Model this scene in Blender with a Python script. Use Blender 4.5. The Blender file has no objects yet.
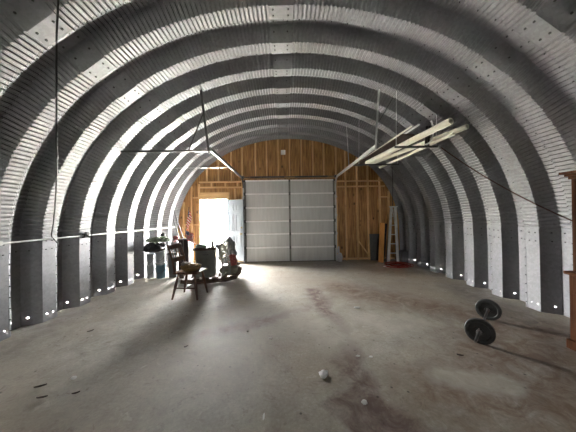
import bpy, bmesh, math, random
from mathutils import Vector, Matrix, noise
random.seed(7)
PI = math.pi
S = bpy.context.scene
SUN = 23.0; SKY = 4.6
COL = S.collection

# ------------------------------------------------------------------ materials
def nmat(name):
    m = bpy.data.materials.new(name); m.use_nodes = True
    nt = m.node_tree
    return m, nt, nt.nodes['Principled BSDF']

def plain(name, col, rough=0.6, metal=0.0, var=0.12, scale=9.0, bump=0.0, spec=0.5, stretch=None):
    """colour with a procedural noise variation"""
    m, nt, b = nmat(name)
    N, L = nt.nodes.new, nt.links.new
    tc = N('ShaderNodeTexCoord'); mp = N('ShaderNodeMapping'); nz = N('ShaderNodeTexNoise')
    L(tc.outputs['Object'], mp.inputs[0]); L(mp.outputs[0], nz.inputs['Vector'])
    if stretch: mp.inputs['Scale'].default_value = stretch
    nz.inputs['Scale'].default_value = scale; nz.inputs['Detail'].default_value = 5
    r = N('ShaderNodeValToRGB')
    r.color_ramp.elements[0].position = 0.3; r.color_ramp.elements[1].position = 0.7
    r.color_ramp.elements[0].color = [c*(1-var) for c in col] + [1]
    r.color_ramp.elements[1].color = [min(1, c*(1+var)) for c in col] + [1]
    L(nz.outputs['Fac'], r.inputs[0]); L(r.outputs[0], b.inputs['Base Color'])
    b.inputs['Roughness'].default_value = rough; b.inputs['Metallic'].default_value = metal
    b.inputs['Specular IOR Level'].default_value = spec
    if bump:
        bp = N('ShaderNodeBump'); bp.inputs['Strength'].default_value = bump; bp.inputs['Distance'].default_value = 0.01
        L(nz.outputs['Fac'], bp.inputs['Height']); L(bp.outputs[0], b.inputs['Normal'])
    return m

def wood(name, c0, c1, axis='Z', rough=0.6, knots=0.0, scale=1.0):
    m, nt, b = nmat(name)
    N, L = nt.nodes.new, nt.links.new
    tc = N('ShaderNodeTexCoord'); mp = N('ShaderNodeMapping'); nz = N('ShaderNodeTexNoise')
    s = {'X': (1.2, 14, 14), 'Y': (14, 1.2, 14), 'Z': (14, 14, 1.2)}[axis]
    mp.inputs['Scale'].default_value = [v*scale for v in s]
    L(tc.outputs['Object'], mp.inputs[0]); L(mp.outputs[0], nz.inputs['Vector'])
    nz.inputs['Scale'].default_value = 1.6; nz.inputs['Detail'].default_value = 6; nz.inputs['Distortion'].default_value = 0.6
    r = N('ShaderNodeValToRGB')
    r.color_ramp.elements[0].position = 0.32; r.color_ramp.elements[1].position = 0.7
    r.color_ramp.elements[0].color = list(c0)+[1]; r.color_ramp.elements[1].color = list(c1)+[1]
    L(nz.outputs['Fac'], r.inputs[0])
    out = r.outputs[0]
    if knots:
        mp2 = N('ShaderNodeMapping'); mp2.inputs['Scale'].default_value = (4.2, 4.2, 2.6)
        L(tc.outputs['Object'], mp2.inputs[0])
        vo = N('ShaderNodeTexVoronoi'); vo.inputs['Scale'].default_value = 1.0
        L(mp2.outputs[0], vo.inputs['Vector'])
        r2 = N('ShaderNodeValToRGB'); r2.color_ramp.elements[0].position = 0.04; r2.color_ramp.elements[1].position = 0.17
        r2.color_ramp.elements[0].color = (1-knots,)*3+(1,); r2.color_ramp.elements[1].color = (1, 1, 1, 1)
        L(vo.outputs['Distance'], r2.inputs[0])
        mx = N('ShaderNodeMix'); mx.data_type = 'RGBA'; mx.blend_type = 'MULTIPLY'; mx.inputs[0].default_value = 1
        L(out, mx.inputs[6]); L(r2.outputs[0], mx.inputs[7]); out = mx.outputs[2]
    L(out, b.inputs['Base Color']); b.inputs['Roughness'].default_value = rough
    return m

def galv(name, col, rough, metal=0.9, spangle=0.10):
    """galvanised steel with faint spangle"""
    m, nt, b = nmat(name)
    N, L = nt.nodes.new, nt.links.new
    tc = N('ShaderNodeTexCoord'); vo = N('ShaderNodeTexVoronoi'); vo.inputs['Scale'].default_value = 34
    L(tc.outputs['Object'], vo.inputs['Vector'])
    nz = N('ShaderNodeTexNoise'); nz.inputs['Scale'].default_value = 2.5; nz.inputs['Detail'].default_value = 6
    L(tc.outputs['Object'], nz.inputs['Vector'])
    r = N('ShaderNodeValToRGB')
    r.color_ramp.elements[0].color = [c*(1-spangle) for c in col]+[1]; r.color_ramp.elements[1].color = [min(1, c*(1+spangle)) for c in col]+[1]
    L(vo.outputs['Color'], r.inputs[0])
    mx = N('ShaderNodeMix'); mx.data_type = 'RGBA'; mx.blend_type = 'MULTIPLY'; mx.inputs[0].default_value = 0.35
    L(r.outputs[0], mx.inputs[6]); L(nz.outputs['Fac'], mx.inputs[7])
    L(mx.outputs[2], b.inputs['Base Color'])
    b.inputs['Metallic'].default_value = metal
    mr = N('ShaderNodeMapRange'); mr.inputs['To Min'].default_value = rough-0.06; mr.inputs['To Max'].default_value = rough+0.08
    L(nz.outputs['Fac'], mr.inputs['Value']); L(mr.outputs[0], b.inputs['Roughness'])
    return m

M = {}
M['steel'] = galv('galvanised_arch', (0.37, 0.37, 0.385), 0.66, 0.97)
M['bolt'] = plain('bolt_steel', (0.07, 0.07, 0.07), 0.5, 0.6)
M['ply'] = wood('plywood', (0.22, 0.105, 0.034), (0.57, 0.31, 0.11), 'Z', 0.65, 0.8)
M['stud'] = wood('stud_pine', (0.58, 0.345, 0.14), (0.80, 0.53, 0.26), 'Z', 0.6, 0.3)
M['studx'] = wood('stud_pine_lying', (0.58, 0.345, 0.14), (0.80, 0.53, 0.26), 'X', 0.6, 0.3)
M['doorgrey'] = plain('garage_door_paint', (0.52, 0.53, 0.525), 0.5, 0.0, 0.08, 16, stretch=(1, 1, 0.1))
M['doorrail'] = plain('garage_door_rail', (0.80, 0.80, 0.80), 0.4, 0.0, 0.06)
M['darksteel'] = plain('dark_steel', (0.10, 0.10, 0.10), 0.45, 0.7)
M['tracksteel'] = plain('track_steel', (0.55, 0.57, 0.57), 0.45, 0.5)
M['doorpaint'] = plain('pale_door_paint', (0.24, 0.27, 0.30), 0.55, 0, 0.03)
M['white'] = plain('white_paint', (0.80, 0.81, 0.82), 0.45, 0, 0.03)
M['brass'] = plain('brass_dull', (0.30, 0.24, 0.14), 0.35, 0.9)
M['black'] = plain('black_rubber', (0.015, 0.015, 0.016), 0.55, 0, 0.2)
M['iron'] = plain('cast_iron_grey', (0.045, 0.047, 0.045), 0.5, 0.2, 0.2, 30)
M['chrome'] = plain('bar_chrome', (0.25, 0.25, 0.25), 0.35, 0.9)
M['hutch'] = wood('hutch_wood', (0.048, 0.018, 0.008), (0.098, 0.039, 0.017), 'Z', 0.85)
M['hutch'].node_tree.nodes['Principled BSDF'].inputs['Specular IOR Level'].default_value = 0.12
M['chairwood'] = wood('chair_wood', (0.06, 0.025, 0.012), (0.13, 0.055, 0.025), 'Z', 0.45)
M['oldwood'] = wood('old_wood', (0.05, 0.032, 0.02), (0.11, 0.07, 0.045), 'X', 0.75)
M['brownboard'] = wood('brown_board', (0.055, 0.035, 0.024), (0.10, 0.066, 0.046), 'Y', 0.7)
M['orangeboard'] = wood('orange_board', (0.62, 0.27, 0.06), (0.85, 0.40, 0.11), 'Z', 0.5)
M['cream'] = plain('cream_plastic', (0.62, 0.60, 0.51), 0.4, 0, 0.05)
M['aluminium'] = plain('aluminium', (0.60, 0.61, 0.61), 0.5, 0.35)
M['bucket'] = plain('bucket_plastic', (0.34, 0.37, 0.38), 0.45, 0, 0.06)
M['bluebucket'] = plain('blue_bucket', (0.10, 0.19, 0.24), 0.5)
M['bagwhite'] = plain('white_bag', (0.50, 0.50, 0.52), 0.4, 0, 0.08, 14, 0.3)
M['blackcloth'] = plain('black_cloth', (0.012, 0.012, 0.014), 0.6, 0, 0.3, 20, 0.3)
M['greencloth'] = plain('green_cloth', (0.22, 0.27, 0.19), 0.8, 0, 0.6, 12, 0.3)
M['beige'] = plain('beige_cloth', (0.26, 0.235, 0.19), 0.85, 0, 0.12, 18, 0.3)
M['redcloth'] = plain('red_cloth', (0.34, 0.095, 0.085), 0.8, 0, 0.4, 24, 0.3)
M['flagred'] = plain('flag_red', (0.62, 0.045, 0.035), 0.7)
M['flagwhite'] = plain('flag_white', (0.80, 0.78, 0.76), 0.7, 0, 0.03)
M['flagblue'] = plain('flag_blue', (0.02, 0.03, 0.11), 0.7)
M['trunk'] = plain('trunk_grey', (0.17, 0.175, 0.155), 0.55, 0.1, 0.12)
M['darkbrown'] = wood('dark_brown_veneer', (0.022, 0.012, 0.009), (0.05, 0.026, 0.018), 'Z', 0.5)
M['redcord'] = plain('red_cord', (0.30, 0.045, 0.03), 0.6)
M['rope'] = plain('brown_rope', (0.07, 0.035, 0.025), 0.8)
M['stone'] = plain('white_stone', (0.88, 0.87, 0.84), 0.8, 0, 0.15, 40)
M['leafdry'] = plain('dry_leaf', (0.045, 0.028, 0.018), 0.8)
M['foliage'] = plain('foliage', (0.02, 0.035, 0.015), 0.9, 0, 0.4)
M['bark'] = plain('bark', (0.14, 0.11, 0.08), 0.9)
M['yardgrass'] = plain('yard_ground', (0.52, 0.51, 0.46), 0.95, 0, 0.2, 3)
M['greybox'] = plain('grey_box', (0.10, 0.10, 0.10), 0.6)
M['maroon'] = plain('maroon_plastic', (0.12, 0.03, 0.03), 0.5)
M['paleGreen'] = plain('pale_green_cloth', (0.38, 0.46, 0.38), 0.7)

def wicker():
    m, nt, b = nmat('wicker')
    N, L = nt.nodes.new, nt.links.new
    tc = N('ShaderNodeTexCoord'); w = N('ShaderNodeTexWave'); w.inputs['Scale'].default_value = 26; w.inputs['Distortion'].default_value = 3
    L(tc.outputs['Object'], w.inputs['Vector'])
    r = N('ShaderNodeValToRGB'); r.color_ramp.elements[0].color = (0.10, 0.05, 0.015, 1); r.color_ramp.elements[1].color = (0.50, 0.32, 0.10, 1)
    L(w.outputs['Fac'], r.inputs[0]); L(r.outputs[0], b.inputs['Base Color'])
    bp = N('ShaderNodeBump'); bp.inputs['Strength'].default_value = 0.6; bp.inputs['Distance'].default_value = 0.01
    L(w.outputs['Fac'], bp.inputs['Height']); L(bp.outputs[0], b.inputs['Normal']); b.inputs['Roughness'].default_value = 0.6
    return m
M['wicker'] = wicker()

def clear_film():
    m, nt, b = nmat('cloudy_film')
    N, L = nt.nodes.new, nt.links.new
    tc = N('ShaderNodeTexCoord'); nz = N('ShaderNodeTexNoise'); nz.inputs['Scale'].default_value = 18; nz.inputs['Detail'].default_value = 4
    L(tc.outputs['Object'], nz.inputs['Vector'])
    mr = N('ShaderNodeMapRange'); mr.inputs['To Min'].default_value = 0.82; mr.inputs['To Max'].default_value = 1.0
    L(nz.outputs['Fac'], mr.inputs['Value']); L(mr.outputs[0], b.inputs['Alpha'])
    b.inputs['Base Color'].default_value = (0.25, 0.25, 0.255, 1); b.inputs['Roughness'].default_value = 0.4
    return m
M['film'] = clear_film()
M['lattice'] = plain('lattice_plastic', (0.26, 0.26, 0.25), 0.5)

def concrete():
    m, nt, b = nmat('concrete')
    N, L = nt.nodes.new, nt.links.new
    tc = N('ShaderNodeTexCoord'); co = tc.outputs['Object']
    def nz(scale, detail=6, rough=0.6, dist=0.0, vec=None):
        n = N('ShaderNodeTexNoise'); n.inputs['Scale'].default_value = scale; n.inputs['Detail'].default_value = detail
        n.inputs['Roughness'].default_value = rough; n.inputs['Distortion'].default_value = dist
        L(vec or co, n.inputs['Vector']); return n
    def ramp(src, p0, p1, c0=(0, 0, 0, 1), c1=(1, 1, 1, 1)):
        r = N('ShaderNodeValToRGB'); r.color_ramp.elements[0].position = p0; r.color_ramp.elements[1].position = p1
        r.color_ramp.elements[0].color = c0; r.color_ramp.elements[1].color = c1; L(src, r.inputs[0]); return r.outputs[0]
    def mix(fac, a, c, mode='MIX'):
        x = N('ShaderNodeMix'); x.data_type = 'RGBA'; x.blend_type = mode
        if isinstance(fac, float): x.inputs[0].default_value = fac
        else: L(fac, x.inputs[0])
        for sock, v in ((x.inputs[6], a), (x.inputs[7], c)):
            if isinstance(v, tuple): sock.default_value = v
            else: L(v, sock)
        return x.outputs[2]
    def math_(op, a, c=None, clamp=False):
        n = N('ShaderNodeMath'); n.operation = op; n.use_clamp = clamp
        for sock, v in zip(n.inputs, (a, c)):
            if v is None: continue
            if isinstance(v, (int, float)): sock.default_value = v
            else: L(v, sock)
        return n.outputs[0]
    big = nz(0.55, 5, 0.6, 0.4).outputs['Fac']; mid = nz(3.2, 8, 0.68, 0.3).outputs['Fac']; fine = nz(38, 4, 0.7).outputs['Fac']
    base = ramp(mid, 0.3, 0.72, (0.33, 0.30, 0.25, 1), (0.60, 0.565, 0.50, 1))
    base = mix(ramp(big, 0.4, 0.68), base, (0.44, 0.37, 0.285, 1))
    base = mix(0.30, base, ramp(fine, 0.32, 0.68, (0.20, 0.20, 0.20, 1), (1, 1, 1, 1)), 'MULTIPLY')
    scuff = nz(7.0, 10, 0.75, 1.2).outputs['Fac']
    base = mix(ramp(scuff, 0.56, 0.70), base, (0.22, 0.185, 0.15, 1)); base = mix(ramp(scuff, 0.28, 0.42, (0.7, 0.7, 0.7, 1), (0, 0, 0, 1)), base, (0.66, 0.63, 0.57, 1))
    # warped coordinates for the stain outlines
    wn = nz(2.4, 6, 0.65)
    sub = N('ShaderNodeVectorMath'); sub.operation = 'SUBTRACT'; L(wn.outputs['Color'], sub.inputs[0]); sub.inputs[1].default_value = (0.5, 0.5, 0.5)
    sc = N('ShaderNodeVectorMath'); sc.operation = 'SCALE'; L(sub.outputs[0], sc.inputs[0]); sc.inputs['Scale'].default_value = 0.55
    ad = N('ShaderNodeVectorMath'); L(co, ad.inputs[0]); L(sc.outputs[0], ad.inputs[1])
    fl = N('ShaderNodeVectorMath'); fl.operation = 'MULTIPLY'; L(ad.outputs[0], fl.inputs[0]); fl.inputs[1].default_value = (1, 1, 0)
    P = fl.outputs[0]
    def seg(p0, p1, w, soft):
        """1 inside a wandering band from p0 to p1, 0 outside"""
        d = (p1[0]-p0[0], p1[1]-p0[1]); l2 = d[0]**2+d[1]**2
        a = N('ShaderNodeVectorMath'); a.operation = 'SUBTRACT'; L(P, a.inputs[0]); a.inputs[1].default_value = (p0[0], p0[1], 0)
        dt = N('ShaderNodeVectorMath'); dt.operation = 'DOT_PRODUCT'; L(a.outputs[0], dt.inputs[0]); dt.inputs[1].default_value = (d[0]/l2, d[1]/l2, 0)
        t = math_('MULTIPLY', dt.outputs['Value'], 1.0, True)
        q = N('ShaderNodeVectorMath'); q.operation = 'SCALE'; q.inputs[0].default_value = (d[0], d[1], 0); L(t, q.inputs['Scale'])
        e = N('ShaderNodeVectorMath'); e.operation = 'DISTANCE'; L(a.outputs[0], e.inputs[0]); L(q.outputs[0], e.inputs[1])
        r = N('ShaderNodeMapRange'); r.inputs['From Min'].default_value = w; r.inputs['From Max'].default_value = w+soft
        r.inputs['To Min'].default_value = 1; r.inputs['To Max'].default_value = 0; L(e.outputs['Value'], r.inputs['Value'])
        return r.outputs[0]
    purple = (0.155, 0.098, 0.088, 1); brown = (0.17, 0.105, 0.07, 1); pale = (0.50, 0.47, 0.41, 1); dark = (0.12, 0.105, 0.09, 1)
    patch = ramp(nz(4.5, 9, 0.72, 0.8).outputs['Fac'], 0.36, 0.60, (0.25, 0.25, 0.25, 1), (1, 1, 1, 1))
    def stain(b_, segs, col, k):
        acc = None
        for s_ in segs:
            v = seg(*s_); acc = v if acc is None else math_('MAXIMUM', acc, v)
        return mix(math_('MULTIPLY', math_('MULTIPLY', acc, patch), k), b_, col)
    base = stain(base, [((-0.9, 6.0), (1.7, 5.2), 0.25, 0.6), ((0.9, 4.0), (2.4, 4.8), 0.2, 0.5)], (0.31, 0.26, 0.21, 1), 0.5)
    base = stain(base, [((0.52, 4.6), (0.68, 2.9), 0.05, 0.14), ((0.68, 2.9), (0.62, 1.5), 0.07, 0.1), ((0.50, 1.75), (0.95, 1.35), 0.18, 0.08), ((-0.95, 2.95), (0.3, 3.6), 0.04, 0.16)], purple, 0.95)
    base = stain(base, [((2.05, 2.05), (2.0, 1.45), 0.10, 0.16), ((1.15, 4.6), (2.9, 3.1), 0.12, 0.5), ((3.0, 3.0), (2.1, 2.1), 0.3, 0.6), ((1.3, 1.9), (2.4, 1.5), 0.1, 0.5)], brown, 0.85)
    base = stain(base, [((1.40, 2.08), (1.85, 1.98), 0.05, 0.12), ((0.15, 3.3), (0.55, 2.8), 0.12, 0.4), ((1.15, 3.2), (1.5, 3.0), 0.03, 0.25), ((1.7, 3.4), (1.85, 3.1), 0.03, 0.15)], pale, 0.85)
    base = stain(base, [((-3.45, 3.6), (-3.2, 2.6), 0.1, 0.3), ((3.3, 3.2), (3.5, 4.6), 0.1, 0.4), ((-0.4, 1.5), (-0.5, 1.4), 0.02, 0.1)], dark, 0.6)
    # specks, cracks and scuffs
    vo = N('ShaderNodeTexVoronoi'); vo.inputs['Scale'].default_value = 9.0; L(co, vo.inputs['Vector'])
    spk = ramp(vo.outputs['Distance'], 0.05, 0.13, (1, 1, 1, 1), (0, 0, 0, 1))
    sel = ramp(nz(1.7, 3).outputs['Fac'], 0.46, 0.55)
    base = mix(math_('MULTIPLY', math_('MULTIPLY', spk, sel), 0.8), base, (0.05, 0.04, 0.035, 1))
    vc = N('ShaderNodeTexVoronoi'); vc.feature = 'DISTANCE_TO_EDGE'; vc.inputs['Scale'].default_value = 0.42; L(P, vc.inputs['Vector'])
    crk = ramp(vc.outputs['Distance'], 0.002, 0.006, (1, 1, 1, 1), (0, 0, 0, 1))
    base = mix(math_('MULTIPLY', crk, 0.16), base, (0.10, 0.085, 0.07, 1))
    L(base, b.inputs['Base Color'])
    L(ramp(mid, 0.3, 0.75, (0.52,)*3+(1,), (0.75,)*3+(1,)), b.inputs['Roughness'])
    bp = N('ShaderNodeBump'); bp.inputs['Strength'].default_value = 0.35; bp.inputs['Distance'].default_value = 0.012
    L(math_('ADD', mid, math_('MULTIPLY', fine, 0.25)), bp.inputs['Height']); L(bp.outputs[0], b.inputs['Normal'])
    b.inputs['Specular IOR Level'].default_value = 0.35
    return m
M['concrete'] = concrete()

# ------------------------------------------------------------------ mesh helpers
class MB:
    def __init__(s): s.v = []; s.f = []; s.mi = []
    def add(s, vs, fs, mi=0):
        k = len(s.v); s.v += [Vector(p) for p in vs]; s.f += [tuple(i+k for i in f) for f in fs]; s.mi += [mi]*len(fs)
    def box(s, c, d, rot=None, mi=0, bev=0.0):
        """box with chamfered vertical and horizontal edges when bev > 0"""
        bm = bmesh.new(); bmesh.ops.create_cube(bm, size=1)
        bmesh.ops.scale(bm, vec=d, verts=bm.verts)
        if bev: bmesh.ops.bevel(bm, geom=bm.edges[:], offset=bev, segments=2, affect='EDGES', profile=0.5)
        mat = Matrix.Translation(c) @ (rot.to_4x4() if rot else Matrix())
        bm.verts.ensure_lookup_table()
        s.add([mat @ v.co for v in bm.verts], [[v.index for v in f.verts] for f in bm.faces], mi); bm.free()
    def span(s, lo, hi, mi=0, bev=0.0):
        lo, hi = Vector(lo), Vector(hi); s.box((lo+hi)/2, hi-lo, None, mi, bev)
    def beam(s, p0, p1, w, h, mi=0, bev=0.0, up=(0, 0, 1)):
        """rectangular bar from p0 to p1, w across, h along up"""
        p0, p1 = Vector(p0), Vector(p1); d = p1-p0; y = d.normalized(); u = Vector(up)
        x = y.cross(u); x = x.normalized() if x.length > 1e-4 else Vector((1, 0, 0)); z = x.cross(y)
        s.box((p0+p1)/2, (w, d.length, h), Matrix((x, y, z)).transposed(), mi, bev)
    def tube(s, pts, r, n=8, mi=0, cap=True):
        pts = [Vector(p) for p in pts]; rr = r if isinstance(r, (list, tuple)) else [r]*len(pts)
        vs, fs = [], []
        t0 = (pts[1]-pts[0]).normalized(); a = t0.orthogonal().normalized()
        for i, p in enumerate(pts):
            t = (pts[min(i+1, len(pts)-1)]-pts[max(i-1, 0)]).normalized()
            a = (a-t*a.dot(t)).normalized(); b = t.cross(a)
            for k in range(n):
                w = 2*PI*k/n; vs.append(p+(a*math.cos(w)+b*math.sin(w))*rr[i])
        for i in range(len(pts)-1):
            for k in range(n):
                fs.append((i*n+k, i*n+(k+1) % n, (i+1)*n+(k+1) % n, (i+1)*n+k))
        if cap: fs += [tuple(range(n))[::-1], tuple(range((len(pts)-1)*n, len(pts)*n))]
        s.add(vs, fs, mi)
    def lathe(s, prof, c, axis=(0, 0, 1), n=24, mi=0):
        ax = Vector(axis).normalized(); a = ax.orthogonal().normalized(); b = ax.cross(a); c = Vector(c)
        vs, fs = [], []
        for r, h in prof:
            for k in range(n):
                w = 2*PI*k/n; vs.append(c+ax*h+(a*math.cos(w)+b*math.sin(w))*max(r, 1e-4))
        for i in range(len(prof)-1):
            for k in range(n):
                fs.append((i*n+k, i*n+(k+1) % n, (i+1)*n+(k+1) % n, (i+1)*n+k))
        s.add(vs, fs, mi)
    def blob(s, c, d, amp=0.15, freq=2.0, seed=0, sub=4, flat=None, mi=0, rot=None, ridge=False):
        """crumpled rounded mass; flat: fraction of the half height kept under the centre"""
        bm = bmesh.new(); bmesh.ops.create_icosphere(bm, subdivisions=sub, radius=1)
        c = Vector(c); d = Vector(d)
        out = []
        for v in bm.verts:
            p = v.co.copy(); q = p*freq+Vector((seed*7.3, seed*3.1, seed*1.7))
            k = noise.fractal(q, 1.0, 2.0, 4)
            if ridge: k = 1-2*abs(k)
            p = p*(1+amp*k)
            p = Vector((p.x*d.x, p.y*d.y, p.z*d.z))
            if flat is not None: p.z = max(p.z, -flat*d.z)
            if rot: p = rot @ p
            out.append(c+p)
        bm.verts.ensure_lookup_table()
        s.add(out, [[v.index for v in f.verts] for f in bm.faces], mi); bm.free()
    def build(s, name, mats, parent=None, smooth=False, origin=None):
        me = bpy.data.meshes.new(name)
        o = bpy.data.objects.new(name, me); COL.objects.link(o)
        org = Vector((0, 0, 0))
        if parent is not None:
            o.parent = parent; q = parent
            while q is not None: org = org+q.location; q = q.parent
        elif origin is not None:
            org = Vector(origin); o.location = org
        me.from_pydata([p-org for p in s.v], [], s.f)
        for m in (mats if isinstance(mats, (list, tuple)) else [mats]): me.materials.append(m)
        me.polygons.foreach_set('material_index', s.mi)
        if smooth:
            me.polygons.foreach_set('use_smooth', [True]*len(me.polygons))
            if smooth != 'all': me.set_sharp_from_angle(angle=math.radians(38))
        me.update()
        bm = bmesh.new(); bm.from_mesh(me); bmesh.ops.recalc_face_normals(bm, faces=bm.faces[:]); bm.to_mesh(me); bm.free()
        return o

def tag(o, label, cat, group=None):
    o['label'] = label; o['category'] = cat
    if group: o['group'] = group
    return o
def struct(o): o['kind'] = 'structure'; return o
def thing(name, label, cat, loc, group=None):
    o = bpy.data.objects.new(name, None); COL.objects.link(o); o.location = loc
    return tag(o, label, cat, group)
def dup(root, loc, rotz, label, group=None):
    r = root.copy(); COL.objects.link(r); r.location = loc; r.rotation_euler = (0, 0, rotz); r['label'] = label
    if group: r['group'] = group
    for ch in list(root.children):
        c = ch.copy(); COL.objects.link(c); c.parent = r
        for g in ch.children:
            d = g.copy(); COL.objects.link(d); d.parent = c
    return r

# ------------------------------------------------------------------ the arch
CX, A, ZC, B, EX = 0.13, 3.64, 0.96, 3.06, 2.07
Y_END, PITCH, Y_RIB = 7.549, 0.598, 2.765
SEAM = 1.22
def arch_z(x, d=0.0):
    t = min(1.0, abs(x-CX)/(A+d)); return ZC+(B+d)*(1-t**EX)**(1/EX)
def arch_x(z, side, d=0.0):
    t = max(0.0, (z-ZC)/(B+d)); return CX+side*(A+d)*(1-min(1, t)**EX)**(1/EX)
def arch_points():
    pts = [(CX-A, z*0.01) for z in range(0, int(ZC*100))]
    n = 6000
    for i in range(n+1):
        w = PI*i/n; c, s_ = math.cos(w), math.sin(w)
        pts.append((CX-math.copysign(abs(c)**(2/EX), c)*A, ZC+B*abs(s_)**(2/EX)))
    pts += [(CX+A, z*0.01) for z in range(int(ZC*100)-1, -1, -1)]
    return pts
PTS = arch_points(); CUM = [0.0]
for p, q in zip(PTS, PTS[1:]): CUM.append(CUM[-1]+math.hypot(q[0]-p[0], q[1]-p[1]))
LEN = CUM[-1]
def at_arc(s):
    import bisect
    i = min(max(bisect.bisect_right(CUM, s)-1, 0), len(PTS)-2)
    k = (s-CUM[i])/max(1e-9, CUM[i+1]-CUM[i])
    (x0, z0), (x1, z1) = PTS[i], PTS[i+1]
    e = 0.02
    return (x0+(x1-x0)*k, z0+(z1-z0)*k)
def arc_frame(s):
    x, z = at_arc(s); a = at_arc(max(0, s-0.03)); b = at_arc(min(LEN, s+0.03))
    tx, tz = b[0]-a[0], b[1]-a[1]; l = math.hypot(tx, tz)
    return x, z, -tz/l, tx/l            # outward normal
def arc_of_x(x):
    best = min(range(len(PTS)), key=lambda i: abs(PTS[i][0]-x) + (0 if PTS[i][1] > SEAM else 9)); return CUM[best]
S_LO, S_HI = SEAM, LEN-SEAM
JOINTS = [arc_of_x(-2.26), arc_of_x(-0.02), arc_of_x(2.55)]
# one rib along the room: (distance, depth outwards)
RIB = [(0.0, 0.0), (0.190, 0.0), (0.193, 0.014), (0.197, 0.017), (0.199, 0.006), (0.222, 0.010), (0.226, 0.03), (0.275, 0.185), (0.485, 0.185)]
def rib_rows(n0, n1):
    rows = []
    for n in range(n0, n1): rows += [(Y_RIB+PITCH*n+d, e) for d, e in RIB]
    rows.append((Y_RIB+PITCH*n1, 0.0))
    return rows
N_NEAR = -20
YW_OUT = 7.66
def crimped(n0, n1, step, h):
    """sheet of the vault with the small cross corrugation between the joint plates"""
    cp = 0.054
    ss = []; s = S_LO-0.02
    ss = [(S_LO-0.03, 0.0)]
    edges = [S_LO+0.01] + [e for j in JOINTS for e in (j-0.145, j+0.145)] + [S_HI-0.01]
    for a, b in zip(edges[0::2], edges[1::2]):
        k = max(1, round((b-a)/cp)); w = (b-a)/k
        for i in range(k):
            if step: ss += [(a+w*(i+0.0), 0), (a+w*(i+0.36), 0), (a+w*(i+0.48), h), (a+w*(i+0.88), h)]
            elif i % 4 == 0: ss.append((a+w*i, h*0.5))
        ss.append((b, 0.0))
    ss.append((S_HI+0.03, 0.0))
    rows = rib_rows(n0, n1); fr = [arc_frame(s) for s, _ in ss]
    vs = []
    for (s, c), (x, z, nx, nz_) in zip(ss, fr):
        for y, d in rows:
            o = d+c; vs.append((x+nx*o, y, z+nz_*o))
    m = len(rows); fs = [(i*m+j, i*m+j+1, (i+1)*m+j+1, (i+1)*m+j) for i in range(len(ss)-1) for j in range(m-1)]
    return vs, fs
c = MB()
c.add(*crimped(N_NEAR, 8, True, 0.017))
def bolt_at(mb, s, y, d, slope=0.0, r=0.013, mi=1):
    x, z, nx, nz_ = arc_frame(s)
    ax = Vector((-nx*math.cos(slope), -math.sin(slope), -nz_*math.cos(slope)))
    p = Vector((x+nx*d, y, z+nz_*d))
    mb.tube([p, p+ax*0.012], [r, r*0.7], 6, mi)
for n in range(-3, 8):
    y0 = Y_RIB+PITCH*n
    for j in JOINTS:
        for ds in (-0.095, 0.095):
            for dy in (0.05, 0.135): bolt_at(c, j+ds, y0+dy, 0.0)
            for k in (0.33, 0.43): bolt_at(c, j+ds, y0+k, 0.185)
            bolt_at(c, j+ds, y0+0.53, 0.185*(0.068/0.113), 0.9)
    s = S_LO+0.1
    while s < S_HI-0.05:
        bolt_at(c, s, y0+0.210, 0.009, 0, 0.008); s += 0.21
# closing flanges at both ends
for y in (Y_END, Y_RIB+PITCH*N_NEAR):
    vs = []; ns = 160
    for i in range(ns+1):
        x, z, nx, nz_ = arc_frame(S_LO+(S_HI-S_LO)*i/ns)
        vs += [(x, y, z), (x+nx*0.32, y, z+nz_*0.32)]
    c.add(vs, [(2*i, 2*i+1, 2*i+3, 2*i+2) for i in range(ns)])
    vs = []; y2 = YW_OUT if y > 0 else y-0.03
    for i in range(ns+1):
        x, z, nx, nz_ = arc_frame(S_LO-0.05+(S_HI-S_LO+0.1)*i/ns)
        vs += [(x+nx*0.14, y, z+nz_*0.14), (x+nx*0.14, y2, z+nz_*0.14)]
    c.add(vs, [(2*i, 2*i+1, 2*i+3, 2*i+2) for i in range(ns)])
struct(c.build('ceiling', [M['steel'], M['bolt']]))

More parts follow.
